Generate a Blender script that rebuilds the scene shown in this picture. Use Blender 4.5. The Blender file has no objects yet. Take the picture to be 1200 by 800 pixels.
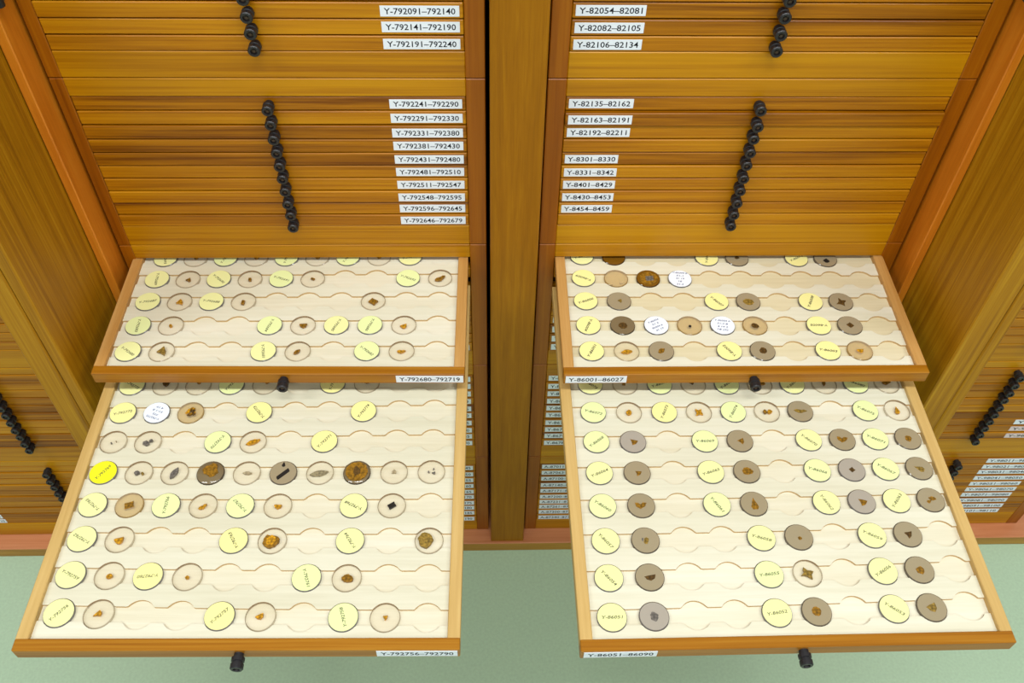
import bpy, bmesh, math, random
from mathutils import Vector, Matrix

random.seed(7)
S = bpy.context.scene
COL = S.collection

# ------------------------------------------------------------------ camera
cam_d = bpy.data.cameras.new('camera')
cam = bpy.data.objects.new('camera', cam_d)
COL.objects.link(cam)
cam_d.sensor_fit = 'HORIZONTAL'
cam_d.sensor_width = 36.0
cam_d.lens = 32.373
cam_d.clip_start = 0.02
r, u, f = Vector((0.999636, -0.02187, 0.015799)), Vector((0.006274, 0.757982, 0.652246)), Vector((0.02624, 0.651909, -0.757843))
M = Matrix(((r.x, u.x, -f.x, 0.0), (r.y, u.y, -f.y, -0.71679), (r.z, u.z, -f.z, 1.30622), (0, 0, 0, 1)))
cam.matrix_world = M
S.camera = cam

# ------------------------------------------------------------------ world, lamps, exposure
W = bpy.data.worlds.new('room_light')
S.world = W
W.use_nodes = True
bg = W.node_tree.nodes['Background']
bg.inputs[0].default_value = (0.93, 0.97, 1.0, 1)
bg.inputs[1].default_value = 0.27


def tube_lamp(x, y, power, sx=1.25, sy=0.22):
    d = bpy.data.lights.new('ceiling_tube', 'AREA')
    d.shape = 'RECTANGLE'
    d.size, d.size_y = sx, sy
    d.energy = power
    d.color = (0.96, 0.99, 1.0)
    o = bpy.data.objects.new('ceiling_tube', d)
    o.location = (x, y, 2.6)
    COL.objects.link(o)


tube_lamp(0.1, -0.95, 25)
tube_lamp(-1.7, -1.0, 25)
tube_lamp(1.7, -1.0, 25)
tube_lamp(0.0, -2.4, 24)
S.view_settings.view_transform = 'Standard'
S.view_settings.look = 'None'
S.view_settings.gamma = 1.0
S.view_settings.use_curve_mapping = False
S.view_settings.exposure = 0.1


# ------------------------------------------------------------------ materials
def lin(c):
    def g(v):
        v /= 255.0
        return v / 12.92 if v <= 0.04045 else ((v + 0.055) / 1.055) ** 2.4
    return (g(c[0]), g(c[1]), g(c[2]), 1.0)


MATS = {}


def base_mat(name):
    m = bpy.data.materials.new(name)
    m.use_nodes = True
    nt = m.node_tree
    return m, nt, nt.nodes['Principled BSDF']


def plain(name, c, rough=0.5, spec=0.5, metal=0.0, noise=0.0, nscale=60):
    m, nt, b = base_mat(name)
    b.inputs['Roughness'].default_value = rough
    b.inputs['Specular IOR Level'].default_value = spec
    b.inputs['Metallic'].default_value = metal
    if noise:
        tc = nt.nodes.new('ShaderNodeTexCoord')
        n = nt.nodes.new('ShaderNodeTexNoise')
        n.inputs['Scale'].default_value = nscale
        n.inputs['Detail'].default_value = 5
        rp = nt.nodes.new('ShaderNodeValToRGB')
        c1 = lin([max(0, v * (1 - noise)) for v in c])
        c2 = lin([min(255, v * (1 + noise)) for v in c])
        rp.color_ramp.elements[0].position, rp.color_ramp.elements[0].color = 0.3, c1
        rp.color_ramp.elements[1].position, rp.color_ramp.elements[1].color = 0.7, c2
        nt.links.new(tc.outputs['Object'], n.inputs['Vector'])
        nt.links.new(n.outputs['Fac'], rp.inputs['Fac'])
        nt.links.new(rp.outputs['Color'], b.inputs['Base Color'])
    else:
        b.inputs['Base Color'].default_value = lin(c)
    MATS[name] = m
    return m


def wood(name, dark, mid, light, axis, fine=330.0, coarse=38.0, along=3.0, rough=0.36, spec=0.45, vary=0.12, contrast=1.0, bump=0.12):
    """straight-grained wood; axis is the grain direction (0 x, 1 y, 2 z)"""
    m, nt, b = base_mat(name)
    L = nt.links.new
    tc = nt.nodes.new('ShaderNodeTexCoord')
    oi = nt.nodes.new('ShaderNodeObjectInfo')
    off = nt.nodes.new('ShaderNodeMath'); off.operation = 'MULTIPLY'; off.inputs[1].default_value = 37.0
    L(oi.outputs['Random'], off.inputs[0])
    add = nt.nodes.new('ShaderNodeVectorMath'); add.operation = 'ADD'
    L(tc.outputs['Object'], add.inputs[0]); L(off.outputs[0], add.inputs[1])

    def stretched(sc, al, detail, dist):
        mp = nt.nodes.new('ShaderNodeMapping')
        v = [sc, sc, sc]; v[axis] = al
        mp.inputs['Scale'].default_value = v
        L(add.outputs[0], mp.inputs['Vector'])
        n = nt.nodes.new('ShaderNodeTexNoise')
        n.inputs['Scale'].default_value = 1.0
        n.inputs['Detail'].default_value = detail
        n.inputs['Roughness'].default_value = 0.6
        n.inputs['Distortion'].default_value = dist
        L(mp.outputs[0], n.inputs['Vector'])
        return n
    a = stretched(coarse, along, 6.0, 0.6)
    c = stretched(fine, along * 4, 3.0, 0.0)
    mx = nt.nodes.new('ShaderNodeMath'); mx.operation = 'MULTIPLY_ADD'
    mx.inputs[1].default_value = 0.36
    L(c.outputs['Fac'], mx.inputs[0])
    sc = nt.nodes.new('ShaderNodeMath'); sc.operation = 'MULTIPLY'; sc.inputs[1].default_value = 0.64
    L(a.outputs['Fac'], sc.inputs[0]); L(sc.outputs[0], mx.inputs[2])
    rv = nt.nodes.new('ShaderNodeMath'); rv.operation = 'MULTIPLY_ADD'
    rv.inputs[1].default_value = vary; L(oi.outputs['Random'], rv.inputs[0])
    L(mx.outputs[0], rv.inputs[2])
    rp = nt.nodes.new('ShaderNodeValToRGB')
    e = rp.color_ramp.elements
    h = 0.17 / contrast
    e[0].position, e[0].color = 0.5 + vary / 2 - h, lin(dark)
    e[1].position, e[1].color = 0.5 + vary / 2 + h, lin(light)
    k = e.new(0.5 + vary / 2); k.color = lin(mid)
    L(rv.outputs[0], rp.inputs['Fac'])
    L(rp.outputs['Color'], b.inputs['Base Color'])
    b.inputs['Roughness'].default_value = rough
    b.inputs['Specular IOR Level'].default_value = spec
    if bump:
        bp = nt.nodes.new('ShaderNodeBump')
        bp.inputs['Strength'].default_value = bump
        bp.inputs['Distance'].default_value = 0.0006
        L(c.outputs['Fac'], bp.inputs['Height'])
        L(bp.outputs[0], b.inputs['Normal'])
    MATS[name] = m
    return m


def resin(name, tint, body, opacity, edge=False):
    """cast resin: a tinted clear body with a polished skin"""
    m, nt, b = base_mat(name)
    L = nt.links.new
    tr = nt.nodes.new('ShaderNodeBsdfTransparent'); tr.inputs[0].default_value = lin(tint)
    b.inputs['Base Color'].default_value = lin(body)
    b.inputs['Roughness'].default_value = 0.12
    b.inputs['Specular IOR Level'].default_value = 0.5
    mx = nt.nodes.new('ShaderNodeMixShader')
    mx.inputs[0].default_value = opacity
    L(tr.outputs[0], mx.inputs[1]); L(b.outputs[0], mx.inputs[2])
    out = nt.nodes['Material Output']
    L(mx.outputs[0], out.inputs['Surface'])
    MATS[name] = m
    return m


wood('teak_front', (116, 62, 0), (174, 110, 2), (200, 138, 8), 0, coarse=60, fine=460, along=1.6, vary=0.16, spec=0.28)
wood('teak_rail', (150, 90, 0), (186, 126, 2), (204, 148, 8), 0, coarse=70, fine=460, along=1.4, vary=0.05, contrast=0.85, spec=0.28)
wood('tray_front', (130, 76, 8), (160, 102, 18), (180, 126, 36), 0, coarse=90, fine=460, along=1.6, vary=0.04, spec=0.28)
wood('teak_stile', (126, 64, 0), (154, 86, 2), (172, 106, 8), 2, coarse=60, fine=420, along=2.0, vary=0.06, contrast=0.8, spec=0.28)
wood('post_wood', (128, 78, 0), (152, 97, 2), (172, 116, 8), 2, coarse=150, fine=700, along=6.0, vary=0.03, rough=0.5, bump=0.2, contrast=0.62, spec=0.2)
wood('door_wood', (124, 76, 0), (166, 114, 4), (194, 146, 26), 2, coarse=130, fine=560, along=2.6, vary=0.06, rough=0.5, bump=0.3, spec=0.25, contrast=0.72)
wood('trim_wood', (192, 108, 16), (206, 122, 24), (214, 136, 36), 2, coarse=60, fine=400, along=4.0, vary=0.05, rough=0.42, spec=0.4)
wood('ledge_wood_haze', (190, 118, 74), (202, 132, 88), (212, 146, 102), 0, coarse=40, fine=400, along=3.0, vary=0.04, rough=0.35, spec=0.5)  # ledge top: pinkish haze of reflected light mixed into the wood colour
wood('ledge_edge', (150, 100, 12), (174, 122, 24), (190, 140, 40), 0, coarse=50, fine=400, along=3.0, vary=0.04)
wood('beech_side', (190, 152, 84), (204, 168, 100), (216, 184, 118), 1, coarse=70, fine=420, along=4.0, vary=0.10, rough=0.5, contrast=0.8)
wood('ash_side', (172, 120, 56), (190, 140, 72), (204, 158, 92), 1, coarse=70, fine=420, along=4.0, vary=0.06, rough=0.5, contrast=0.8)
wood('birch_top', (209, 203, 174), (221, 216, 190), (231, 227, 206), 0, coarse=26, fine=260, along=3.0, vary=0.10, rough=0.55, spec=0.2, contrast=0.8, bump=0.0)
wood('birch_floor', (213, 204, 172), (224, 217, 190), (233, 228, 207), 0, coarse=26, fine=260, along=3.0, vary=0.10, rough=0.6, spec=0.2, contrast=0.8, bump=0.0)
wood('birch_tan', (204, 190, 148), (217, 205, 166), (226, 216, 183), 0, coarse=26, fine=260, along=3.0, vary=0.10, rough=0.6, spec=0.2, contrast=0.8, bump=0.0)
plain('cut_edge', (196, 164, 116), 0.8, 0.2)
plain('inside_shade', (70, 42, 14), 0.8, 0.2)  # dark brown that puts shade into gaps around drawers and post
plain('floor_green', (180, 206, 174), 0.42, 0.35, noise=0.025, nscale=260)
plain('knob_black', (30, 28, 30), 0.42, 0.5)
plain('knob_screw', (74, 58, 48), 0.35, 0.5, 0.6)
plain('card_white', (232, 238, 244), 0.6, 0.3)
plain('card_pink', (226, 206, 202), 0.6, 0.3)
plain('ink', (30, 30, 40), 0.6, 0.2)
plain('pencil', (88, 88, 66), 0.7, 0.2)
plain('blue_ink', (72, 78, 120), 0.7, 0.2)
plain('paper_yellow', (236, 236, 164), 0.75, 0.2)
plain('paper_lemon', (230, 238, 168), 0.75, 0.2)
plain('paper_warm', (242, 236, 156), 0.75, 0.2)
plain('paper_bright', (242, 238, 38), 0.75, 0.2)
plain('paper_white', (236, 242, 248), 0.75, 0.2)
resin('resin_clear', (254, 252, 249), (226, 220, 206), 0.04)
resin('resin_clear_side', (236, 230, 220), (150, 140, 122), 0.34)  # darker side colour stands in for the ring refraction makes at the rim
resin('resin_tan', (248, 236, 208), (224, 204, 162), 0.35)
resin('resin_tan_side', (220, 200, 160), (160, 138, 96), 0.45)
resin('resin_taupe', (200, 186, 160), (168, 153, 121), 0.88)
resin('resin_taupe_side', (180, 168, 148), (116, 106, 90), 0.70)
resin('resin_grey', (200, 190, 176), (182, 172, 156), 0.85)
resin('resin_grey_side', (180, 172, 164), (124, 118, 112), 0.70)
resin('resin_brown', (150, 100, 30), (128, 86, 20), 0.85)
resin('resin_brown_side', (110, 70, 20), (80, 52, 14), 0.85)
resin('resin_dark', (150, 130, 100), (134, 116, 84), 0.85)
resin('resin_dark_side', (120, 100, 80), (84, 72, 54), 0.80)
resin('glass_side', (214, 214, 216), (140, 136, 140), 0.40)
plain('rock_amber', (182, 130, 22), 0.5, 0.3, noise=0.28, nscale=420)
plain('rock_brown', (132, 94, 22), 0.5, 0.3, noise=0.30, nscale=420)
plain('rock_olive', (132, 106, 44), 0.5, 0.3, noise=0.30, nscale=420)
plain('rock_dark', (86, 62, 26), 0.5, 0.3, noise=0.30, nscale=420)
plain('rock_drab', (142, 130, 98), 0.5, 0.3, noise=0.2, nscale=420)
plain('rock_black', (36, 32, 28), 0.5, 0.3)
plain('rock_grey', (104, 98, 90), 0.5, 0.3, noise=0.25, nscale=420)
plain('rock_pale', (168, 152, 118), 0.5, 0.3, noise=0.15, nscale=420)
plain('rock_faint', (196, 170, 122), 0.5, 0.3)
plain('hinge_black', (22, 20, 20), 0.5, 0.5)


# ------------------------------------------------------------------ mesh helpers
class MB:
    """collects shapes into one mesh object"""
    def __init__(self):
        self.v, self.f, self.m, self.s = [], [], [], []
        self.mats = []

    def mi(self, mat):
        if mat not in self.mats:
            self.mats.append(mat)
        return self.mats.index(mat)

    def add(self, verts, faces, mat, smooth=False):
        o = len(self.v)
        self.v += [tuple(p) for p in verts]
        k = self.mi(mat)
        for f_ in faces:
            self.f.append([o + i for i in f_]); self.m.append(k); self.s.append(smooth)

    def box(self, x0, x1, y0, y1, z0, z1, mat, bevel=0.0008, face_mats=None):
        """a box with softened edges; face_mats can give 'top' or 'front' its own material"""
        b = min(bevel, abs(x1 - x0) * .3, abs(y1 - y0) * .3, abs(z1 - z0) * .3)
        bm = bmesh.new()
        vs = [bm.verts.new((x, y, z)) for x in (x0, x1) for y in (y0, y1) for z in (z0, z1)]
        for q in ((0, 1, 3, 2), (4, 6, 7, 5), (0, 4, 5, 1), (2, 3, 7, 6), (0, 2, 6, 4), (1, 5, 7, 3)):
            bm.faces.new([vs[i] for i in q])
        if b > 1e-6:
            bmesh.ops.bevel(bm, geom=bm.edges[:], offset=b, segments=1, affect='EDGES')
        bm.normal_update()
        bm.verts.index_update()
        V = [v.co.copy() for v in bm.verts]
        for fc in bm.faces:
            mt = mat
            if face_mats:
                n = fc.normal
                if n.z > .6 and 'top' in face_mats: mt = face_mats['top']
                elif n.y < -.6 and 'front' in face_mats: mt = face_mats['front']
                elif abs(n.x) > .6 and 'side' in face_mats: mt = face_mats['side']
            self.add([v.co for v in fc.verts], [list(range(len(fc.verts)))], mt)
        bm.free()

    def lathe(self, profile, n, mat_of, centre=(0, 0, 0), axis='z'):
        """profile: list of (radius, height); mat_of(k) names the material of band k"""
        cx, cy, cz = centre
        def P(r_, a, h):
            if axis == 'z': return (cx + r_ * math.cos(a), cy + r_ * math.sin(a), cz + h)
            return (cx + r_ * math.cos(a), cy - h, cz + r_ * math.sin(a))
        for k in range(len(profile) - 1):
            (r0, h0), (r1, h1) = profile[k], profile[k + 1]
            vs = [P(r0, 2 * math.pi * i / n, h0) for i in range(n)] + [P(r1, 2 * math.pi * i / n, h1) for i in range(n)]
            if r1 < 1e-6:
                fs = [[i, (i + 1) % n, n] for i in range(n)]; vs = vs[:n + 1]
            elif r0 < 1e-6:
                fs = [[0, n + (i + 1) % n - n + 1, i + 1] for i in range(n)]; vs = [vs[0]] + vs[n:]
                fs = [[0, 1 + (i + 1) % n, 1 + i] for i in range(n)]
            else:
                fs = [[i, (i + 1) % n, n + (i + 1) % n, n + i] for i in range(n)]
            self.add(vs, fs, mat_of(k), smooth=False)

    def build(self, name, parent=None, loc=None, rot=0.0, weld=False):
        me = bpy.data.meshes.new(name)
        me.from_pydata(self.v, [], self.f)
        for mt in self.mats:
            me.materials.append(MATS[mt])
        me.polygons.foreach_set('material_index', self.m)
        me.polygons.foreach_set('use_smooth', self.s)
        bm = bmesh.new(); bm.from_mesh(me)
        bmesh.ops.remove_doubles(bm, verts=bm.verts[:], dist=1e-6)
        bmesh.ops.recalc_face_normals(bm, faces=bm.faces[:])
        bm.to_mesh(me); bm.free()
        me.update()
        o = bpy.data.objects.new(name, me)
        COL.objects.link(o)
        if parent: o.parent = parent
        if loc: o.location = loc
        o.rotation_euler = (0, 0, rot)
        return o


def empty(name, loc, rot=0.0):
    o = bpy.data.objects.new(name, None)
    o.empty_display_size = 0.02
    COL.objects.link(o)
    o.location = loc
    o.rotation_euler = (0, 0, rot)
    return o


def tag(o, label, cat, group=None):
    o['label'] = label; o['category'] = cat
    if group: o['group'] = group
    return o


TEXTS = {}


def text_mesh(s):
    """triangles of a line of writing, baseline start at the origin, 1 unit cap size: (verts, faces, width, height)"""
    if s not in TEXTS:
        c = bpy.data.curves.new('writing', 'FONT')
        c.body = s
        c.resolution_u = 2
        c.offset = 0.012
        o = bpy.data.objects.new('writing', c)
        COL.objects.link(o)
        me = bpy.data.meshes.new_from_object(o.evaluated_get(bpy.context.evaluated_depsgraph_get()))
        vs = [v.co.copy() for v in me.vertices]
        fs = [list(p.vertices) for p in me.polygons]
        bpy.data.objects.remove(o); bpy.data.curves.remove(c); bpy.data.meshes.remove(me)
        x0 = min(v.x for v in vs); x1 = max(v.x for v in vs); y0 = min(v.y for v in vs); y1 = max(v.y for v in vs)
        TEXTS[s] = ([(v.x - (x0 + x1) / 2, v.y - (y0 + y1) / 2) for v in vs], fs, x1 - x0, y1 - y0)
    return TEXTS[s]


# ------------------------------------------------------------------ floor
fb = MB()
fb.box(-2.4, 2.4, -2.6, 0.6, -0.03, 0.0, 'floor_green', 0)
fl = fb.build('floor'); fl['kind'] = 'structure'

plain('wall_paint', (206, 204, 194), 0.8, 0.2)
wb = MB()
wb.box(-2.4, 2.4, 0.47, 0.6, 0.0, 2.7, 'wall_paint', 0)
wl = wb.build('wall_back'); wl['kind'] = 'structure'

# ------------------------------------------------------------------ base ledge under all the cabinets
ZL = 0.0233                                   # top of the ledge
b = MB()
b.box(-1.25, 1.3, -0.0245, 0.46, 0.0, ZL, 'ledge_edge', 0.0012, {'top': 'ledge_wood_haze', 'front': 'ledge_edge'})
tag(b.build('base_ledge'), 'long low reddish wooden base board on the green floor under the cabinets', 'ledge')

UNIT = 0.2027
TOPS = [ZL + UNIT * (5 - k) for k in range(5)]   # top of each drawer case, highest first
CASE_TOP = TOPS[0]

# ------------------------------------------------------------------ cabinet carcass: centre post, trims, swung-back doors
def hinge(parent, x, side, z):
    """black leaf hinge screwed to the inner face of a trim board, barrel at the front"""
    h = MB()
    w = 0.006
    h.box(min(0, -side * w), max(0, -side * w), 0.0, 0.016, 0, 0.06, 'hinge_black', 0.0006)
    h.lathe([(0.0001, 0), (0.0045, 0), (0.0045, 0.06), (0.0001, 0.06)], 14, lambda k: 'hinge_black', (-side * 0.0046, -0.0005, 0))
    h.build('hinge', parent, (x, -0.0290, z))


cf = empty('cabinet_frame', (0.028, 0, ZL))
tag(cf, 'golden wooden cabinet surround with centre post and two swung-open doors beside the drawer stacks', 'cabinet')
p = MB(); p.box(-0.0249, 0.0249, -0.0209, 0.43, 0.0, 1.02, 'post_wood', 0.001)
p.build('centre_post', cf)
OX = 0.028
p = MB(); p.box(-0.40 - OX, 0.4585 - OX, 0.432, 0.445, 0.0, 1.02, 'inside_shade', 0.0)  # added board, coloured dark so the slot beside the post looks shaded
p.build('back_panel', cf)
p = MB(); p.box(-0.4125 - OX, 0.4858 - OX, -0.02, 0.445, 1.021, 1.041, 'post_wood', 0.001)
p.build('top_panel', cf)
trims = []
for side, x0, x1 in ((-1, -0.3997, -0.3905), (1, 0.4495, 0.4585)):
    t = MB(); t.box(x0 - OX, x1 - OX, -0.030, 0.43, 0.0, 1.02, 'trim_wood', 0.001)
    trims.append(t.build('trim_board', cf))
d = MB(); d.box(-0.4125 - OX, -0.4005 - OX, -0.1535, 0.40, 0.012, 1.016, 'door_wood', 0.0015)
dl = d.build('door', cf)
d = MB(); d.box(0.4592 - OX, 0.4858 - OX, -0.1452, 0.40, 0.012, 1.016, 'door_wood', 0.0015)
dr = d.build('door', cf)
for tb, x, sd in ((trims[0], -0.3904 - OX, -1), (trims[1], 0.4494 - OX, 1)):
    hinge(tb, x, sd, 0.896)
    hinge(tb, x, sd, 0.08)

nl = empty('cabinet_frame', (-0.43, 0, ZL))
tag(nl, 'neighbouring cabinet surround at far left, its open door edge against the left door', 'cabinet')
d = MB(); d.box(-0.0065, 0.0170, -0.1535, 0.40, 0.012, 1.016, 'door_wood', 0.0015); d.build('door', nl)
p = MB(); p.box(-0.0075, 0.0170, 0.401, 0.43, 0.0, 1.016, 'post_wood', 0.001); p.build('back_post', nl)
nr = empty('cabinet_frame', (0.49, 0, ZL))
tag(nr, 'neighbouring cabinet surround at far right, its open door edge against the right door', 'cabinet')
d = MB(); d.box(-0.0038, 0.0085, -0.1452, 0.40, 0.012, 1.016, 'door_wood', 0.0015); d.build('door', nr)
p = MB(); p.box(-0.0038, 0.0085, 0.401, 0.43, 0.0, 1.016, 'post_wood', 0.001); p.build('back_post', nr)


# ------------------------------------------------------------------ drawer parts
PITCH = 0.0157
FH = 0.0143                                    # height of a drawer front


def make_knob(parent, loc):
    k = MB()
    prof = [(0, -0.001), (0.0040, -0.001), (0.0040, 0.0032), (0.0054, 0.0034), (0.0054, 0.0066), (0.0046, 0.0071), (0.0046, 0.0081),
            (0.0054, 0.0086), (0.0054, 0.0124), (0.0047, 0.0132), (0.0030, 0.0132), (0.0028, 0.0112), (0.0016, 0.0112), (0.0014, 0.0122), (0, 0.0122)]
    k.lathe(prof, 16, lambda i: 'knob_screw' if i in (11, 13) else 'knob_black', axis='y')
    return k.build('knob', parent, loc)


KNOB = None


def knob(parent, loc):
    global KNOB
    if KNOB is None:
        KNOB = make_knob(parent, loc); return KNOB
    o = KNOB.copy(); COL.objects.link(o); o.parent = parent; o.location = loc
    return o


def card(parent, x0, x1, zc, h, s, paper='card_white', fill=0.9):
    c = MB()
    y0 = 0.0
    c.box(x0, x1, -0.0004, y0 + 0.0002, zc - h / 2, zc + h / 2, paper, 0.0)
    if s:
        vs, fs, w, ht = text_mesh(s)
        sx = (x1 - x0) * fill / w
        sz = min(h * 0.56 / 0.70, sx * 1.25)
        xc = (x0 + x1) / 2
        c.add([(xc + a * sx, -0.00046, zc + b_ * sz) for a, b_ in vs], fs, 'ink')
    return c.build('label_card', parent)


FRONTS = {}


def closed_drawer(parent, w, z, dy, labels=None):
    """drawer front with its shallow box behind, knob and card; origin at the middle of the front's face"""
    key = round(w, 4)
    if key not in FRONTS:
        m = MB()
        m.box(-w / 2, w / 2, 0, 0.011, -FH / 2, FH / 2, 'teak_front', 0.0007)
        m.box(-w / 2 + 0.001, w / 2 - 0.001, 0.0105, 0.41, -FH / 2 + 0.001, FH / 2 - 0.002, 'inside_shade', 0.0)  # box coloured dark to paint shade into the gaps between fronts
        o = m.build('drawer', parent)
        FRONTS[key] = o
    else:
        o = FRONTS[key].copy(); COL.objects.link(o); o.parent = parent
    o.location = (0, dy, z)
    return o


def case_frame(parent, w, ol, orr, top_rail=0.019, extra_mat=None):
    """open-fronted case: stiles, rails, sides, back; local origin bottom centre of the front face"""
    m = MB()
    H = UNIT
    g = 0.0004
    m.box(-w / 2, ol, 0, 0.02, g, H - g, 'teak_stile', 0.0007)
    m.box(orr, w / 2, 0, 0.02, g, H - g, 'teak_stile', 0.0007)
    zt = H - top_rail
    zb = zt - 10 * PITCH
    m.box(ol, orr, 0.0002, 0.02, zt, H - g, 'teak_rail', 0.0007)
    m.box(ol, orr, 0.0002, 0.02, g, zb, 'teak_rail', 0.0007)
    m.box(-w / 2, ol, 0.02, 0.42, g, H - g, 'inside_shade', 0)
    m.box(orr, w / 2, 0.02, 0.42, g, H - g, 'inside_shade', 0)
    m.box(ol, orr, 0.02, 0.42, zt + 0.004, H - g, 'inside_shade', 0)
    m.box(ol, orr, 0.02, 0.42, g, zb - 0.004, 'inside_shade', 0)
    m.box(ol, orr, 0.414, 0.42, zb - 0.004, zt + 0.004, 'inside_shade', 0)
    return m.build('case_frame', parent)


def slot_z(n, top_rail=0.019):
    return UNIT - top_rail - PITCH * (n + 0.5)


# ------------------------------------------------------------------ pulled-out specimen drawers
R_SLOT, R_DISC, HW = 0.0131, 0.0127, 0.0070
TH = 0.0030                                    # disc thickness


class Tray:
    """a drawer drawn out of its case; local origin: middle of the front's top edge"""
    def __init__(self, M2, z, yaw, w, cx, cy, nrows, front_rows_back, floor_mat):
        self.M2, self.z, self.yaw, self.w, self.cx, self.cy = M2, z, yaw, w, cx, cy
        self.n, self.back, self.floor_mat = nrows, front_rows_back, floor_mat
        self.side_mat = 'ash_side' if nrows == 7 else 'beech_side'

    def slot(self, i, jj):
        """centre of slot i (0..9) in row jj counted from the front"""
        ii = i - 4.5
        t = (1, ii, jj, ii * jj, ii * ii, jj * jj)
        return sum(a * b_ for a, b_ in zip(self.cx, t)), sum(a * b_ for a, b_ in zip(self.cy, t))

    def build(self, case, case_origin, labels_in, knob_x):
        w = self.w
        hw = w / 2
        RT = 0.0105
        L = 0.41 if self.back > 6 else 0.41
        ox = Vector((self.M2[0], self.M2[1], self.z)) - Vector(case_origin)
        tr = MB()
        tr.box(-hw, -hw + RT, 0.0098, L, -FH + 0.001, -0.0002, self.side_mat, 0.0006)
        tr.box(hw - RT, hw, 0.0098, L, -FH + 0.001, -0.0002, self.side_mat, 0.0006)
        tr.box(-hw + RT, hw - RT, L - 0.01, L, -FH + 0.001, -0.0006, 'beech_side', 0.0006)
        root = tr.build('drawer', case, tuple(ox), self.yaw)
        fr = MB(); fr.box(-hw, hw, 0, 0.0104, -FH, 0, 'tray_front', 0.0008)
        fr.build('front_rail', root)
        # pale board with routed finger grooves: strips between the rows
        zp, zf = -0.0043, -0.0065
        ib = MB()
        xa, xb = -hw + RT, hw - RT
        ib.box(xa, xb, 0.0104, L - 0.01, zf - 0.004, zf, self.floor_mat, 0)
        rows = list(range(-0, self.n))         # from the front
        def contour(jj, sgn, x):
            cs = [self.slot(i, jj) for i in range(10)]
            # centre line of the row at x
            i = min(range(10), key=lambda q: abs(cs[q][0] - x))
            if i < 9 and (x > cs[i][0] or i == 0): a_, b_ = i, i + 1
            else: a_, b_ = i - 1, i
            t_ = (x - cs[a_][0]) / (cs[b_][0] - cs[a_][0])
            yr = cs[a_][1] + t_ * (cs[b_][1] - cs[a_][1])
            dx = x - cs[i][0]
            k_ = R_SLOT ** 2 - dx * dx
            h = max(HW, (math.sqrt(k_) if k_ > 0 else 0) + (cs[i][1] - yr) * sgn)
            return yr + sgn * h
        N = 260
        xs = [xa + (xb - xa) * k / N for k in range(N + 1)]
        for s_ in range(self.n + 1):
            # strip between row s_-1 (nearer the front) and row s_
            lo = [0.0104] * (N + 1) if s_ == 0 else [contour(s_ - 1, 1, x) for x in xs]
            hi = [L - 0.01] * (N + 1) if s_ == self.n else [contour(s_, -1, x) for x in xs]
            vs, top, wl, wh = [], [], [], []
            for k in range(N + 1):
                vs += [(xs[k], lo[k], zp), (xs[k], hi[k], zp), (xs[k], lo[k], zf), (xs[k], hi[k], zf)]
            for k in range(N):
                o = 4 * k
                top.append([o, o + 4, o + 5, o + 1])
                wl.append([o, o + 2, o + 6, o + 4])
                wh.append([o + 1, o + 5, o + 7, o + 3])
            ib.add(vs, top, 'birch_top')
            if s_ > 0: ib.add(vs, wl, 'cut_edge')
            if s_ < self.n: ib.add(vs, wh, 'cut_edge')
        ib.build('insert_board', root)
        knob(root, (knob_x, 0, -FH / 2))
        x0, x1, s = labels_in
        card(root, x0, x1, -FH / 2, 0.0098, s)
        self.mat = Matrix.Translation(Vector((self.M2[0], self.M2[1], self.z))) @ Matrix.Rotation(self.yaw, 4, 'Z')
        return root

    def place(self, i, jj, dz=0.0):
        x, y = self.slot(i, jj)
        return self.mat @ Vector((x, y, -0.0065 + dz))


ZU, ZD = 0.6119, 0.5801
TRAYS = {
    'ul': Tray((-0.2016, -0.1589), ZU, -0.0122, 0.358, [-0.003417, 0.033659, 0.000545, -0.000193, 0.000114, 4.6e-05], [0.031984, 0.000231, 0.034544, 5.9e-05, 9e-06, -0.000395], 7, 5, 'birch_floor'),
    'ur': Tray((0.2523, -0.1627), ZU, -0.0006, 0.3583, [0.005049, 0.033442, -0.001173, -8.3e-05, -0.00019, 0.000185], [0.032246, -0.000145, 0.034134, -0.0001, 1.6e-05, -0.000245], 7, 5, 'birch_tan'),
    'll': Tray((-0.2038, -0.4175), ZD, -0.0125, 0.3594, [-0.00332, 0.033844, -0.000863, -4.7e-05, 0.000128, 6.9e-05], [0.030386, -0.000527, 0.034885, 0.000162, 4.3e-05, -4e-06], 9, 8, 'birch_floor'),
    'lr': Tray((0.2529, -0.4218), ZD, 0.0060, 0.3587, [0.005209, 0.033731, 0.000756, -3e-05, -0.000207, -7.8e-05], [0.031416, 0.000433, 0.034975, -0.000112, 3.2e-05, -4.5e-05], 9, 8, 'birch_floor'),
}

# ------------------------------------------------------------------ the stacks of drawer cases
L0 = ['Y-791846–791890', 'Y-791891–791930', 'Y-791931–791970', 'Y-791971–791999', 'Y-792001–792020', 'Y-792021–792050', 'Y-792051–792090', 'Y-792091–792140', 'Y-792141–792190', 'Y-792191–792240']
L1 = ['Y-792241–792290', 'Y-792291–792330', 'Y-792331–792380', 'Y-792381–792430', 'Y-792431–792480', 'Y-792481–792510', 'Y-792511–792547', 'Y-792548–792595', 'Y-792596–792645', 'Y-792646–792679']
L2 = [None, 'Y-792720–792755', None, 'Y-792791–792830', 'Y-792831–792870', 'Y-792871–792910', 'Y-792911–792950', 'Y-792951–792981', 'Y-792982–793010', 'Y-793011–793040']
L3 = ['Y-7930%d–7930%d' % (a, a + 4) for a in range(41, 91, 5)]
L4 = ['Y-7931%d–7931%d' % (a, a + 4) for a in range(41, 91, 5)]
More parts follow.
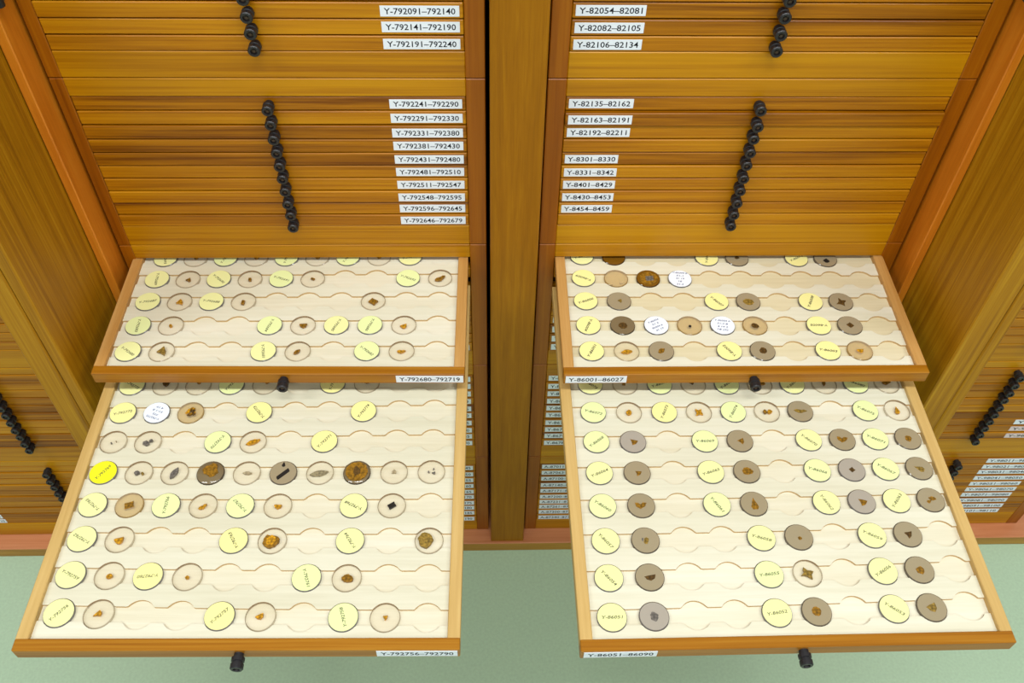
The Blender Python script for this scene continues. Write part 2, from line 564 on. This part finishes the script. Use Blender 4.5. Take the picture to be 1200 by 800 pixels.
R0 = ['Y-81001–81020', 'Y-81021–81050', 'Y-81051–81080', 'Y-81081–81110', 'Y-81111–81140', 'Y-82001–82025', 'Y-82026–82053', 'Y-82054–82081', 'Y-82082–82105', 'Y-82106–82134']
R1 = ['Y-82135–82162', 'Y-82163–82191', 'Y-82192–82211', None, 'Y-8301–8330', 'Y-8331–8342', 'Y-8401–8429', 'Y-8430–8453', 'Y-8454–8459', None]
R2 = [None, 'Y-86028–86050', None, 'Y-86091–86130', 'Y-86131–86170', 'Y-86171–86200', 'Y-86201–86240', 'Y-86241–86280', 'Y-86281–86320', 'Y-86321–86360']
R3 = ['Y-86361–86399', 'Y-86401–86440', 'Y-86441–86480', 'Y-86481–86540', 'Y-86601–86640', 'Y-86641–86690', 'Y-86711–86719', 'Y-86720–86739', 'Y-86740–86779', 'Y-86780–86799']
R4 = ['A-87011–87062', 'A-87063–87099', 'A-87100–87139', 'A-87140–87170', 'A-87171–87199', 'A-87200–87230', 'A-87231–87260', 'A-87261–87299', 'A-87300–87339', 'A-87340–87380']

WORDS = ['topmost', 'second', 'third', 'fourth', 'lowest']
XLC, WL_ = (-0.3875 - 0.0008) / 2, 0.3867
XRC, WR_ = (0.0555 + 0.4465) / 2, 0.3910


def stack(cx, w, ol, orr, names, ks, labeller, knob_off, side_txt, group, top_rail=0.019, dyamp=0.0008, skip=None, lx=None):
    for k in ks:
        org = (cx, 0.0, TOPS[k] - UNIT)
        root = empty('drawer_case', org)
        tag(root, labeller(k), 'drawer cabinet', group)
        case_frame(root, w, ol, orr, top_rail)
        dw = orr - ol - 0.0008
        dc = (orr + ol) / 2
        for n in range(10):
            if skip and (k, n) in skip:
                continue
            z = slot_z(n, top_rail)
            dy = random.uniform(-1, 1) * dyamp
            if cx > 0 and cx < 0.4 and (k, n) == (1, 1): dy = -0.0026
            o = closed_drawer(root, dw, z, dy)
            o.location.x = dc
            knob(o, (knob_off, 0, 0))
            s = names.get(k, [None] * 10)[n]
            if s:
                a, b_ = lx(s)
                card(o, a - cx - dc, b_ - cx - dc, random.uniform(-.0004, .0004), 0.0098, s, 'card_pink' if s in ('Y-9830–9840', 'Y-9841–9850') else 'card_white')
        yield k, root, org


# our two columns
for k, root, org in stack(XLC, WL_, -0.3755 - XLC, -0.0185 - XLC, {0: L0, 1: L1, 2: L2, 3: L3, 4: L4}, range(5),
                          lambda k: {0: 'topmost drawer case of the left stack, cards up to 792240',
                                     1: 'closed ten-drawer case of the left stack directly above the pulled-out trays',
                                     2: 'left stack case with two specimen trays pulled out, labelled 792680 and 792756',
                                     3: 'left stack case hidden behind the open trays, second from the base ledge',
                                     4: 'left stack case resting on the base ledge left of the centre post'}[k],
                          -0.0010, 'left', 'drawer cases of the left stack', skip={(2, 0), (2, 2)}, lx=lambda s: (-0.0888, -0.0222)):
    if k == 2:
        TRAYS['ul'].build(root, org, (0.1125, 0.1776, 'Y-792680–792719'), 0.0045)
        TRAYS['ll'].build(root, org, (0.112, 0.1776, 'Y-792756–792790'), 0.0010)


def rx(s):
    return (0.0760, 0.1357) if len(s) > 12 else (0.0760, 0.1278)


for k, root, org in stack(XRC, WR_, 0.0728 - XRC, 0.4298 - XRC, {0: R0, 1: R1, 2: R2, 3: R3, 4: R4}, range(5),
                          lambda k: {0: 'topmost drawer case of the right stack, cards up to 82134',
                                     1: 'closed ten-drawer case of the right stack directly above the pulled-out trays',
                                     2: 'right stack case with two specimen trays pulled out, labelled 86001 and 86051',
                                     3: 'right stack case hidden behind the open trays, second from the base ledge',
                                     4: 'right stack case resting on the base ledge right of the centre post'}[k],
                          0.0005, 'right', 'drawer cases of the right stack', skip={(2, 0), (2, 2)}, lx=rx):
    if k == 2:
        TRAYS['ur'].build(root, org, (-0.1770, -0.1175, 'Y-86001–86027'), 0.0070)
        TRAYS['lr'].build(root, org, (-0.1765, -0.1165, 'Y-86051–86090'), 0.0040)

# neighbouring cabinets
NLC, NLW = -0.6150, 0.352
NA = ['Y-74%03d–74%03d' % (a, a + 9) for a in range(11, 111, 10)]
for k, root, org in stack(NLC, NLW, -0.158, 0.160, {4: NA}, (2, 3, 4),
                          lambda k: {2: 'far left drawer case, highest of the three glimpsed past the left door',
                                     3: 'far left drawer case with a diagonal run of black knobs past the left door',
                                     4: 'far left drawer case standing on the base ledge past the left door'}[k],
                          0.0, 'far left', 'drawer cases of the far left stack', top_rail=0.0125, lx=lambda s: (-0.790 + 0.014, -0.728)):
    pass
NRC, NRW = 0.6690, 0.336
NB = ['Y-98%03d–98%03d' % (a, a + 9) for a in range(11, 111, 10)]
NC = [None, None, None, None, None, None, None, 'Y-981–982', 'Y-9830–9840', 'Y-9841–9850']
for k, root, org in stack(NRC, NRW, -0.150, 0.150, {4: NB, 3: NC}, (2, 3, 4),
                          lambda k: {2: 'far right drawer case, highest of the three glimpsed past the right door',
                                     3: 'far right drawer case with a diagonal run of black knobs past the right door',
                                     4: 'far right drawer case standing on the base ledge past the right door'}[k],
                          0.0, 'far right', 'drawer cases of the far right stack', top_rail=0.0125,
                          lx=lambda s: (0.714, 0.790) if s.startswith('Y-98') and len(s) < 14 else (0.778, 0.818)):
    pass

# ------------------------------------------------------------------ discs
def outline(shape, seed, sx, sy):
    rnd = random.Random(seed)
    if shape == 'tri': P = [(-1, .15), (.75, 1), (.85, -.2), (.35, -1), (-.2, -.35)]
    elif shape == 'point': P = [(0, 1.1), (.45, .3), (.9, -.5), (.55, -1), (-.5, -1), (-.85, -.5), (-.5, .1)]
    elif shape == 'sq': P = [(-.9, -.8), (.8, -.95), (.95, .8), (-.75, .95)]
    elif shape == 'heart': P = [(-1, .8), (-.45, .75), (-.1, .3), (.35, .85), (1, .7), (.7, -.2), (-.2, -.95), (-.85, -.3)]
    elif shape == 'wedge': P = [(-1.1, -.6), (-.7, .2), (.1, .45), (.5, .9), (1.1, .8), (.6, -.1), (.2, -.8), (-.6, -.9)]
    elif shape == 'leaf': P = [(-1.1, -.3), (-.4, .6), (.3, .75), (1.1, .35), (.75, -.2), (.1, -.75), (-.7, -.7)]
    elif shape == 'star': P = [(-1, .9), (-.2, .6), (.7, 1), (.6, .2), (1, -.7), (.1, -.6), (-.8, -1), (-.6, 0)]
    elif shape == 'half': P = [(-1, .5), (-.2, .65), (1, .7), (.7, -.5), (0, -1), (-.7, -.4)]
    elif shape == 'round': P = [(math.cos(a * .7), math.sin(a * .7)) for a in range(9)]
    else:
        n = rnd.randint(9, 13)
        P = [(math.cos(2 * math.pi * k / n) * rnd.uniform(.72, 1.12), math.sin(2 * math.pi * k / n) * rnd.uniform(.72, 1.12)) for k in range(n)]
    # roughen the edges
    Q = []
    for k in range(len(P)):
        a, b_ = P[k], P[(k + 1) % len(P)]
        Q.append(a)
        Q.append(((a[0] + b_[0]) / 2 + rnd.uniform(-.08, .08), (a[1] + b_[1]) / 2 + rnd.uniform(-.08, .08)))
    return [(x * sx, y * sy) for x, y in Q]


def chip(mb, shape, seed, sx, sy, rot, ox, oy, mat, z0=0.0014, z1=0.0030):
    P = outline(shape, seed, sx, sy)
    c, s = math.cos(rot), math.sin(rot)
    P = [(c * x - s * y + ox, s * x + c * y + oy) for x, y in P]
    n = len(P)
    vs = [(x, y, z0) for x, y in P] + [(x, y, z1) for x, y in P]
    fs = [[i, (i + 1) % n, n + (i + 1) % n, n + i] for i in range(n)] + [list(range(n - 1, -1, -1)), list(range(n, 2 * n))]
    mb.add(vs, fs, mat)


BODY = {}


def disc_body(name, kind, side, dome=0.0):
    key = (name, kind, dome)
    if key not in BODY:
        m = MB()
        prof = [(R_DISC - .0003, 0.0001), (R_DISC, 0.0005), (R_DISC, TH - 0.0006), (R_DISC - 0.0006, TH), (R_DISC * .6, TH + dome * .65), (0, TH + dome)]
        m.lathe(prof, 40, lambda k: side if k < 3 else kind)
        o = m.build(name)
        if dome:
            for pl in o.data.polygons: pl.use_smooth = True
        BODY[key] = o
        return o
    o = BODY[key].copy(); COL.objects.link(o)
    return o


ORD = ['first', 'second', 'third', 'fourth', 'fifth', 'sixth', 'seventh', 'eighth', 'ninth', 'tenth']
ROWN = ['front row'] + [w + ' row from front' for w in ('second', 'third', 'fourth', 'fifth', 'sixth', 'seventh', 'eighth')]
TRN = {'ul': 'upper left tray', 'ur': 'upper right tray', 'll': 'lower left tray', 'lr': 'lower right tray'}


def label_disc(tr, i, jj, lines, ang, paper, ink='pencil'):
    t = TRAYS[tr]
    pos = t.place(i, jj)
    o = disc_body('label_disc', 'resin_clear', 'glass_side')
    o.location = pos
    o.rotation_euler = (0, 0, t.yaw)
    m = MB()
    z = TH + 0.0001
    n = 40
    m.add([(0, 0, z)] + [((R_DISC - .0005) * math.cos(2 * math.pi * k / n), (R_DISC - .0005) * math.sin(2 * math.pi * k / n), z) for k in range(n)],
          [[0, 1 + k, 1 + (k + 1) % n] for k in range(n)], paper)
    a = math.radians(ang)
    ca, sa = math.cos(a), math.sin(a)
    nl_ = len(lines)
    for q, s in enumerate(lines):
        vs, fs, w, ht = text_mesh(s)
        sx = (0.0178 if nl_ == 1 else 0.0160 * min(1.0, len(s) / 9.0)) / w
        sy = 0.0027 / 0.7 if nl_ == 1 else 0.0020 / 0.7
        oy = 0 if nl_ == 1 else ((nl_ - 1) / 2 - q) * 0.0042
        pts = []
        for x, y in vs:
            X, Y = x * sx + y * sy * 0.25, y * sy + oy
            pts.append((ca * X - sa * Y, sa * X + ca * Y, z + 0.00008))
        m.add(pts, fs, ink)
    m.build('paper_label', o)
    col = {'paper_white': 'white', 'paper_bright': 'bright yellow'}.get(paper, 'pale yellow')
    what = 'with several lines' if nl_ > 1 else lines[0]
    tag(o, '%s label disc %s, %s slot, %s, %s' % (col, what, ORD[i], ROWN[jj], TRN[tr]), 'label disc',
        'round label discs in the ' + TRN[tr])


RES = {'C': ('resin_clear', 'resin_clear_side', 'clear'), 'N': ('resin_tan', 'resin_tan_side', 'tan'), 'T': ('resin_taupe', 'resin_taupe_side', 'taupe'),
       'G': ('resin_grey', 'resin_grey_side', 'greyish'), 'B': ('resin_brown', 'resin_brown_side', 'brown'), 'D': ('resin_dark', 'resin_dark_side', 'umber')}
ROCK = {'rock_drab': 'drab', 'rock_amber': 'amber', 'rock_brown': 'brown', 'rock_olive': 'olive', 'rock_dark': 'dark', 'rock_black': 'black', 'rock_grey': 'grey', 'rock_pale': 'pale', 'rock_faint': 'faint'}


def mount(tr, i, jj, res, chips, dome=0.0):
    """chips: (shape, size x, size y, angle, offset x, offset y, rock) with sizes as fractions of the disc radius"""
    t = TRAYS[tr]
    kind, side, word = RES[res]
    o = disc_body('specimen_mount', kind, side, dome)
    o.location = t.place(i, jj)
    o.rotation_euler = (0, 0, t.yaw)
    seed = hash((i * 31 + jj * 7 + ord(tr[0]) * 3 + ord(tr[1]))) & 0xffff
    opaque = res in 'TGBD'
    if chips:
        m = MB()
        for q, (sh, sx, sy, an, ox, oy, rock) in enumerate(chips):
            z1 = TH + dome + 0.0002 if opaque else TH + 0.0001
            chip(m, sh, seed + q, sx * R_DISC, sy * R_DISC, math.radians(an), ox * R_DISC, oy * R_DISC, rock, 0.001 - q * 0.00003, z1 + q * 0.00012)
        m.build('specimen', o)
        w2 = 'with %s %s' % (ROCK[chips[0][6]], 'chips' if len(chips) > 1 else 'chip')
    else:
        w2 = 'without chip'
    tag(o, '%s resin disc %s, %s slot, %s, %s' % (word, w2, ORD[i], ROWN[jj], TRN[tr]), 'specimen disc', 'resin specimen discs in the ' + TRN[tr])


A, BR, OL, DK, BK, GY, PA, FA = 'rock_amber', 'rock_brown', 'rock_olive', 'rock_dark', 'rock_black', 'rock_grey', 'rock_pale', 'rock_faint'
Y, YL, YW, YB = 'paper_yellow', 'paper_lemon', 'paper_warm', 'paper_bright'

# labels: tray, slot, row from the front, number, writing angle, paper, ink
for a in [
    ('ul', 0, 3, 'Y-792689', -86, Y), ('ul', 2, 3, 'Y-792690', -42, Y), ('ul', 4, 3, 'Y-792691', -20, YL), ('ul', 8, 3, 'Y-792692', -24, YL),
    ('ul', 0, 2, 'Y-792687', 10, Y), ('ul', 2, 2, 'Y-792688', -8, Y),
    ('ul', 0, 1, 'Y-792683', -88, YL), ('ul', 4, 1, 'Y-792684', -106, YL), ('ul', 6, 1, 'Y-792685', -112, Y), ('ul', 7, 1, 'Y-792686', -110, YL),
    ('ul', 0, 0, 'Y-792680', -36, Y), ('ul', 4, 0, 'Y-792681', -78, Y), ('ul', 7, 0, 'Y-792682', -40, YL),
    ('ll', 0, 6, 'Y-792772', 14, YW), ('ll', 4, 6, 'Y-792773', 130, YW, 'ink'), ('ll', 7, 6, 'Y-792774', 60, YW, 'ink'),
    ('ll', 3, 5, 'Y-792770', -122, YL), ('ll', 6, 5, 'Y-792771', 52, YW),
    ('ll', 0, 4, 'Y-792769', 56, YB),
    ('ll', 0, 3, 'Y-792765', 142, Y), ('ll', 2, 3, 'Y-792766', 90, YL), ('ll', 4, 3, 'Y-792767', 136, YL), ('ll', 7, 3, 'Y-792768', 154, Y, 'ink'),
    ('ll', 0, 2, 'Y-792762', 152, Y), ('ll', 4, 2, 'Y-792763', 122, YW, 'ink'), ('ll', 7, 2, 'Y-792764', 124, Y),
    ('ll', 0, 1, 'Y-792759', -26, Y), ('ll', 2, 1, 'Y-792760', 186, YW), ('ll', 6, 1, 'Y-792761', -70, YL),
    ('ll', 0, 0, 'Y-792756', 50, Y), ('ll', 4, 0, 'Y-792757', 46, YW), ('ll', 7, 0, 'Y-792758', 108, YL),
    ('ur', 0, 3, 'Y-86009', 154, YW, 'ink'),
    ('ur', 0, 2, 'Y-86006', 22, YW, 'ink'), ('ur', 4, 2, 'Y-86007', -52, YW, 'ink'), ('ur', 7, 2, 'Y-86008', 64, YW, 'ink'),
    ('ur', 0, 1, 'Y-86004', -114, YW, 'ink'), ('ur', 7, 1, 'Y-86005', 178, YW, 'ink'),
    ('ur', 0, 0, 'Y-86001', 62, YW, 'ink'), ('ur', 4, 0, 'Y-86002', 124, YW, 'ink'), ('ur', 7, 0, 'Y-86003', -10, YW, 'ink'),
    ('lr', 0, 6, 'Y-86072', -16, YL), ('lr', 2, 6, 'Y-86073', 64, YW), ('lr', 4, 6, 'Y-86074', 58, YL), ('lr', 8, 6, 'Y-86075', -34, YL),
    ('lr', 0, 5, 'Y-86068', 38, YL), ('lr', 3, 5, 'Y-86069', 0, YL), ('lr', 6, 5, 'Y-86070', -46, Y), ('lr', 8, 5, 'Y-86071', -30, YL),
    ('lr', 0, 4, 'Y-86064', 24, Y), ('lr', 3, 4, 'Y-86065', 18, Y), ('lr', 6, 4, 'Y-86066', -20, YL), ('lr', 8, 4, 'Y-86067', -38, YL),
    ('lr', 0, 3, 'Y-86060', -38, YL), ('lr', 3, 3, 'Y-86061', -60, YL), ('lr', 6, 3, 'Y-86062', -66, Y), ('lr', 8, 3, 'Y-86063', 50, Y),
    ('lr', 0, 2, 'Y-86057', -52, Y), ('lr', 4, 2, 'Y-86058', -18, Y), ('lr', 7, 2, 'Y-86059', -30, Y),
    ('lr', 0, 1, 'Y-86054', -50, Y), ('lr', 4, 1, 'Y-86055', 6, YL), ('lr', 7, 1, 'Y-86056', 30, Y),
    ('lr', 0, 0, 'Y-86051', 0, Y), ('lr', 4, 0, 'Y-86052', 8, Y), ('lr', 7, 0, 'Y-86053', -38, Y),
    # the row that is half hidden under the rail or the upper tray
    ('ul', 0, 4, 'Y-792693', -80, Y), ('ul', 2, 4, 'Y-792694', 66, YL), ('ul', 4, 4, 'Y-792695', 84, YL), ('ul', 6, 4, 'Y-792696', 60, YL), ('ul', 8, 4, 'Y-792697', 20, Y),
    ('ur', 0, 4, 'Y-86010', 20, Y), ('ur', 4, 4, 'Y-86011', 80, YW), ('ur', 7, 4, 'Y-86012', 30, YW),
    ('ll', 0, 7, 'Y-792775', -30, Y, 'ink'), ('ll', 3, 7, 'Y-792776', 60, YL), ('ll', 6, 7, 'Y-792777', 80, YW),
    ('lr', 0, 7, 'Y-86076', -40, Y, 'ink'), ('lr', 2, 7, 'Y-86077', 20, YL, 'ink'), ('lr', 4, 7, 'Y-86078', 35, YL, 'ink'), ('lr', 6, 7, 'Y-86079', 40, Y, 'ink'), ('lr', 8, 7, 'Y-86080', -25, YL, 'ink'),
]:
    label_disc(a[0], a[1], a[2], [a[3]], a[4], a[5], a[6] if len(a) > 6 else 'pencil')
label_disc('ll', 1, 6, ['Y-792772', 'PTS', '51-1 8', '4 19'], 160, 'paper_white', 'blue_ink')
label_disc('ur', 3, 3, ['Y-86009 B', '51-1', '41 19', '18', '51-2'], -6, 'paper_white', 'blue_ink')
label_disc('ur', 2, 1, ['Y-86004', '51 3', '86004 A', '41 19'], 26, 'paper_white', 'blue_ink')
label_disc('ur', 4, 1, ['Y-86004 A', '51-2 B', '4 19 2', '18 (2)'], -8, 'paper_white', 'blue_ink')

M_ = mount
# upper left tray
M_('ul', 1, 3, 'C', [('tri', .22, .20, 10, .05, -.08, BR)]); M_('ul', 3, 3, 'C', [('sq', .13, .18, 10, 0, -.05, BR)])
M_('ul', 5, 3, 'C', [('sq', .18, .08, -20, 0, 0, BR)]); M_('ul', 9, 3, 'C', [('wedge', .42, .30, 8, 0, -.03, BR)])
M_('ul', 1, 2, 'C', [('tri', .28, .30, 30, .02, -.08, A)]); M_('ul', 3, 2, 'C', [('sq', .14, .24, 0, -.02, -.1, BR), ('blob', .34, .36, 0, -.02, -.1, PA)][:1])
M_('ul', 7, 2, 'C', [('sq', .36, .28, -30, 0, -.05, BR)])
M_('ul', 1, 1, 'C', [('blob', .13, .15, 0, 0, 0, A)]); M_('ul', 5, 1, 'C', [('half', .32, .24, 0, .02, -.02, BR)]); M_('ul', 8, 1, 'C', [('half', .28, .22, 20, 0, -.12, A)])
M_('ul', 1, 0, 'C', [('tri', .36, .46, 20, .0, 0, OL)]); M_('ul', 5, 0, 'C', [('leaf', .28, .18, 32, -.05, -.05, BR)]); M_('ul', 8, 0, 'C', [('wedge', .28, .2, -20, -.02, -.05, A)])
for i in (1, 3, 5, 7): M_('ul', i, 4, 'C', [('blob', .2, .2, 0, 0, .1, BR)])
# upper right tray
M_('ur', 1, 3, 'N', [('blob', .1, .1, 0, .38, -.5, FA), ('blob', .06, .06, 0, -.4, -.7, FA)])
M_('ur', 2, 3, 'B', [('round', .8, .76, 0, 0, 0, BR), ('sq', .38, .3, 8, .1, 0, GY)])
M_('ur', 1, 2, 'T', [('tri', .2, .25, 0, .05, 0, OL)]); M_('ur', 5, 2, 'T', [('round', .46, .36, -10, 0, -.05, OL)]); M_('ur', 8, 2, 'T', [('star', .38, .4, -30, 0, -.1, DK)])
M_('ur', 1, 1, 'D', [('round', .36, .36, 0, .02, -.05, DK)]); M_('ur', 3, 1, 'N', [('round', .12, .13, 0, 0, -.1, BK)]); M_('ur', 5, 1, 'N', [('round', .32, .26, -30, -.02, -.05, DK)])
M_('ur', 8, 1, 'T', [('sq', .24, .26, 42, 0, 0, DK)])
M_('ur', 1, 0, 'C', [('leaf', .40, .24, -4, 0, -.05, A)]); M_('ur', 2, 0, 'T', [('leaf', .32, .30, 24, 0, 0, BR)]); M_('ur', 5, 0, 'T', [('blob', .34, .32, 0, .02, 0, DK)])
M_('ur', 8, 0, 'N', [('half', .3, .24, 0, 0, -.05, A)])
M_('ur', 1, 4, 'B', []); M_('ur', 5, 4, 'T', [('blob', .2, .2, 0, 0, 0, DK)]); M_('ur', 8, 4, 'T', [('blob', .26, .26, 0, 0, -.3, BK)])
# lower left tray
rr = random.Random(3)
M_('ll', 2, 6, 'N', [('blob', rr.uniform(.07, .15), rr.uniform(.06, .12), rr.uniform(0, 90), .05 + .36 * math.cos(q * 1.7) * rr.random() ** .5, .0 + .38 * math.sin(q * 1.7) * rr.random() ** .5, rr.choice((A, A, BR, DK))) for q in range(16)])
M_('ll', 0, 5, 'C', [('round', .05, .06, 0, -.12, -.1, GY), ('round', .04, .04, 0, .2, .05, PA)])
M_('ll', 1, 5, 'C', [('blob', .26, .2, 0, -.1, -.1, GY), ('blob', .15, .11, 30, .22, .14, GY)])
M_('ll', 4, 5, 'C', [('leaf', .50, .26, 16, .0, 0, A)])
M_('ll', 1, 4, 'C', [('blob', .2, .18, 0, -.14, 0, GY), ('blob', .1, .12, 0, .28, -.06, OL)]); M_('ll', 2, 4, 'C', [('leaf', .46, .28, 56, -.02, 0, GY)])
M_('ll', 3, 4, 'D', [('blob', .62, .56, 0, .1, .12, BR)], 0.0022); M_('ll', 4, 4, 'C', [('leaf', .3, .16, -10, .05, 0, PA)])
M_('ll', 5, 4, 'T', [('sq', .62, .17, 46, .0, -.12, BK), ('point', .15, .2, 0, -.06, .72, BK)])
M_('ll', 6, 4, 'C', [('leaf', .62, .3, 4, -.05, -.04, 'rock_drab')]); M_('ll', 7, 4, 'D', [('round', .82, .8, 0, 0, 0, BR), ('blob', .26, .4, 10, 0, 0, DK)], 0.0022)
M_('ll', 8, 4, 'C', [('tri', .18, .18, 40, 0, .02, PA)]); M_('ll', 9, 4, 'C', [('round', .07, .07, 0, -.2, 0, GY), ('tri', .13, .1, 0, .18, -.1, GY), ('round', .05, .05, 0, .16, .25, GY)])
M_('ll', 1, 3, 'N', [('sq', .38, .28, 22, 0, -.02, BR)]); M_('ll', 3, 3, 'C', [('wedge', .28, .18, 14, 0, -.08, A)]); M_('ll', 5, 3, 'C', [('half', .28, .2, -4, 0, -.05, A)])
M_('ll', 8, 3, 'C', [('sq', .32, .2, 36, 0, 0, BK)])
M_('ll', 1, 2, 'C', [('half', .33, .28, 14, -.02, -.08, A)]); M_('ll', 5, 2, 'C', [('blob', .60, .54, 20, -.08, -.02, BR), ('blob', .42, .36, 40, -.04, .02, A)]); M_('ll', 9, 2, 'C', [('blob', .62, .58, 0, -.26, .02, OL)])
M_('ll', 1, 1, 'C', [('blob', .22, .2, 20, .02, -.05, A)]); M_('ll', 3, 1, 'C', [('blob', .14, .13, 0, 0, -.05, A)]); M_('ll', 7, 1, 'C', [('blob', .42, .3, -10, .05, -.02, BR)])
M_('ll', 1, 0, 'C', [('tri', .3, .2, 32, -.05, -.02, A)]); M_('ll', 5, 0, 'C', [('half', .28, .2, 24, -.05, .0, A)]); M_('ll', 8, 0, 'C', [('tri', .17, .18, -20, 0, 0, A)])
M_('ll', 1, 7, 'C', [('blob', .26, .3, 0, 0, .2, DK)]); M_('ll', 2, 7, 'C', [('blob', .16, .18, 0, 0, .3, BR)]); M_('ll', 4, 7, 'C', [('blob', .2, .2, 0, .1, .3, BR)])
M_('ll', 7, 7, 'C', [('blob', .34, .3, 0, 0, .25, DK)])
# lower right tray
M_('lr', 1, 6, 'C', [('blob', .22, .26, 0, 0, -.02, A)]); M_('lr', 3, 6, 'C', [('star', .3, .3, -6, 0, -.02, A)]); M_('lr', 5, 6, 'C', [('leaf', .16, .22, 50, -.16, 0, BR), ('blob', .2, .2, 0, .2, 0, A)])
M_('lr', 6, 6, 'T', [('wedge', .46, .26, -24, .0, .02, OL)]); M_('lr', 9, 6, 'C', [('point', .2, .32, 0, -.02, 0, A)])
M_('lr', 1, 5, 'G', [('tri', .32, .3, -40, .0, -.03, BR)]); M_('lr', 4, 5, 'T', [('tri', .28, .3, 0, .05, -.05, BR)]); M_('lr', 7, 5, 'T', [('heart', .40, .3, -8, 0, -.02, BR)]); M_('lr', 9, 5, 'T', [('blob', .26, .28, 0, 0, -.02, BR)])
M_('lr', 1, 4, 'T', [('tri', .24, .26, -32, .05, -.05, BR)]); M_('lr', 4, 4, 'T', [('blob', .44, .34, 0, 0, -.02, BR)]); M_('lr', 7, 4, 'G', [('sq', .2, .2, 38, 0, -.02, DK)]); M_('lr', 9, 4, 'T', [('point', .28, .36, 62, -.02, -.04, OL)])
M_('lr', 1, 3, 'T', [('heart', .42, .30, 0, -.02, -.02, BR)]); M_('lr', 4, 3, 'T', [('point', .32, .46, 0, 0, -.02, BR)]); M_('lr', 6 + 1, 3, 'G', [('tri', .34, .32, -40, 0, -.05, BR)])
M_('lr', 9, 3, 'T', [('leaf', .26, .24, -30, .12, .1, BR), ('point', .16, .2, -60, -.14, -.12, BR)])
M_('lr', 1, 2, 'T', [('leaf', .19, .34, 10, .05, -.04, OL), ('leaf', .07, .18, 10, -.2, .06, GY)]); M_('lr', 5, 2, 'T', [('round', .14, .14, 0, .04, -.1, BR)]); M_('lr', 8, 2, 'T', [('tri', .28, .32, -20, 0, -.02, DK)])
M_('lr', 1, 1, 'T', [('half', .40, .24, 8, .03, -.04, DK)]); M_('lr', 5, 1, 'C', [('star', .42, .34, -30, 0, -.02, OL), ('sq', .24, .16, -30, .02, 0, A)][:1]); M_('lr', 8, 1, 'T', [('blob', .32, .3, -20, .02, -.06, BR)])
M_('lr', 1, 0, 'G', [('blob', .3, .34, 20, 0, -.02, GY)]); M_('lr', 5, 0, 'T', [('round', .32, .34, 0, -.02, 0, BR)]); M_('lr', 8, 0, 'T', [('half', .36, .34, 20, 0, -.02, OL)])
M_('lr', 1, 7, 'C', [('sq', .14, .2, 0, -.1, .15, BR)]); M_('lr', 3, 7, 'C', [('tri', .2, .16, 0, -.1, .2, DK)]); M_('lr', 5, 7, 'C', [('leaf', .24, .2, -30, .2, .1, BR)])
M_('lr', 7, 7, 'C', [('blob', .14, .24, 0, .0, .1, BR)]); M_('lr', 9, 7, 'C', [('wedge', .28, .26, -30, 0, .1, BR)])
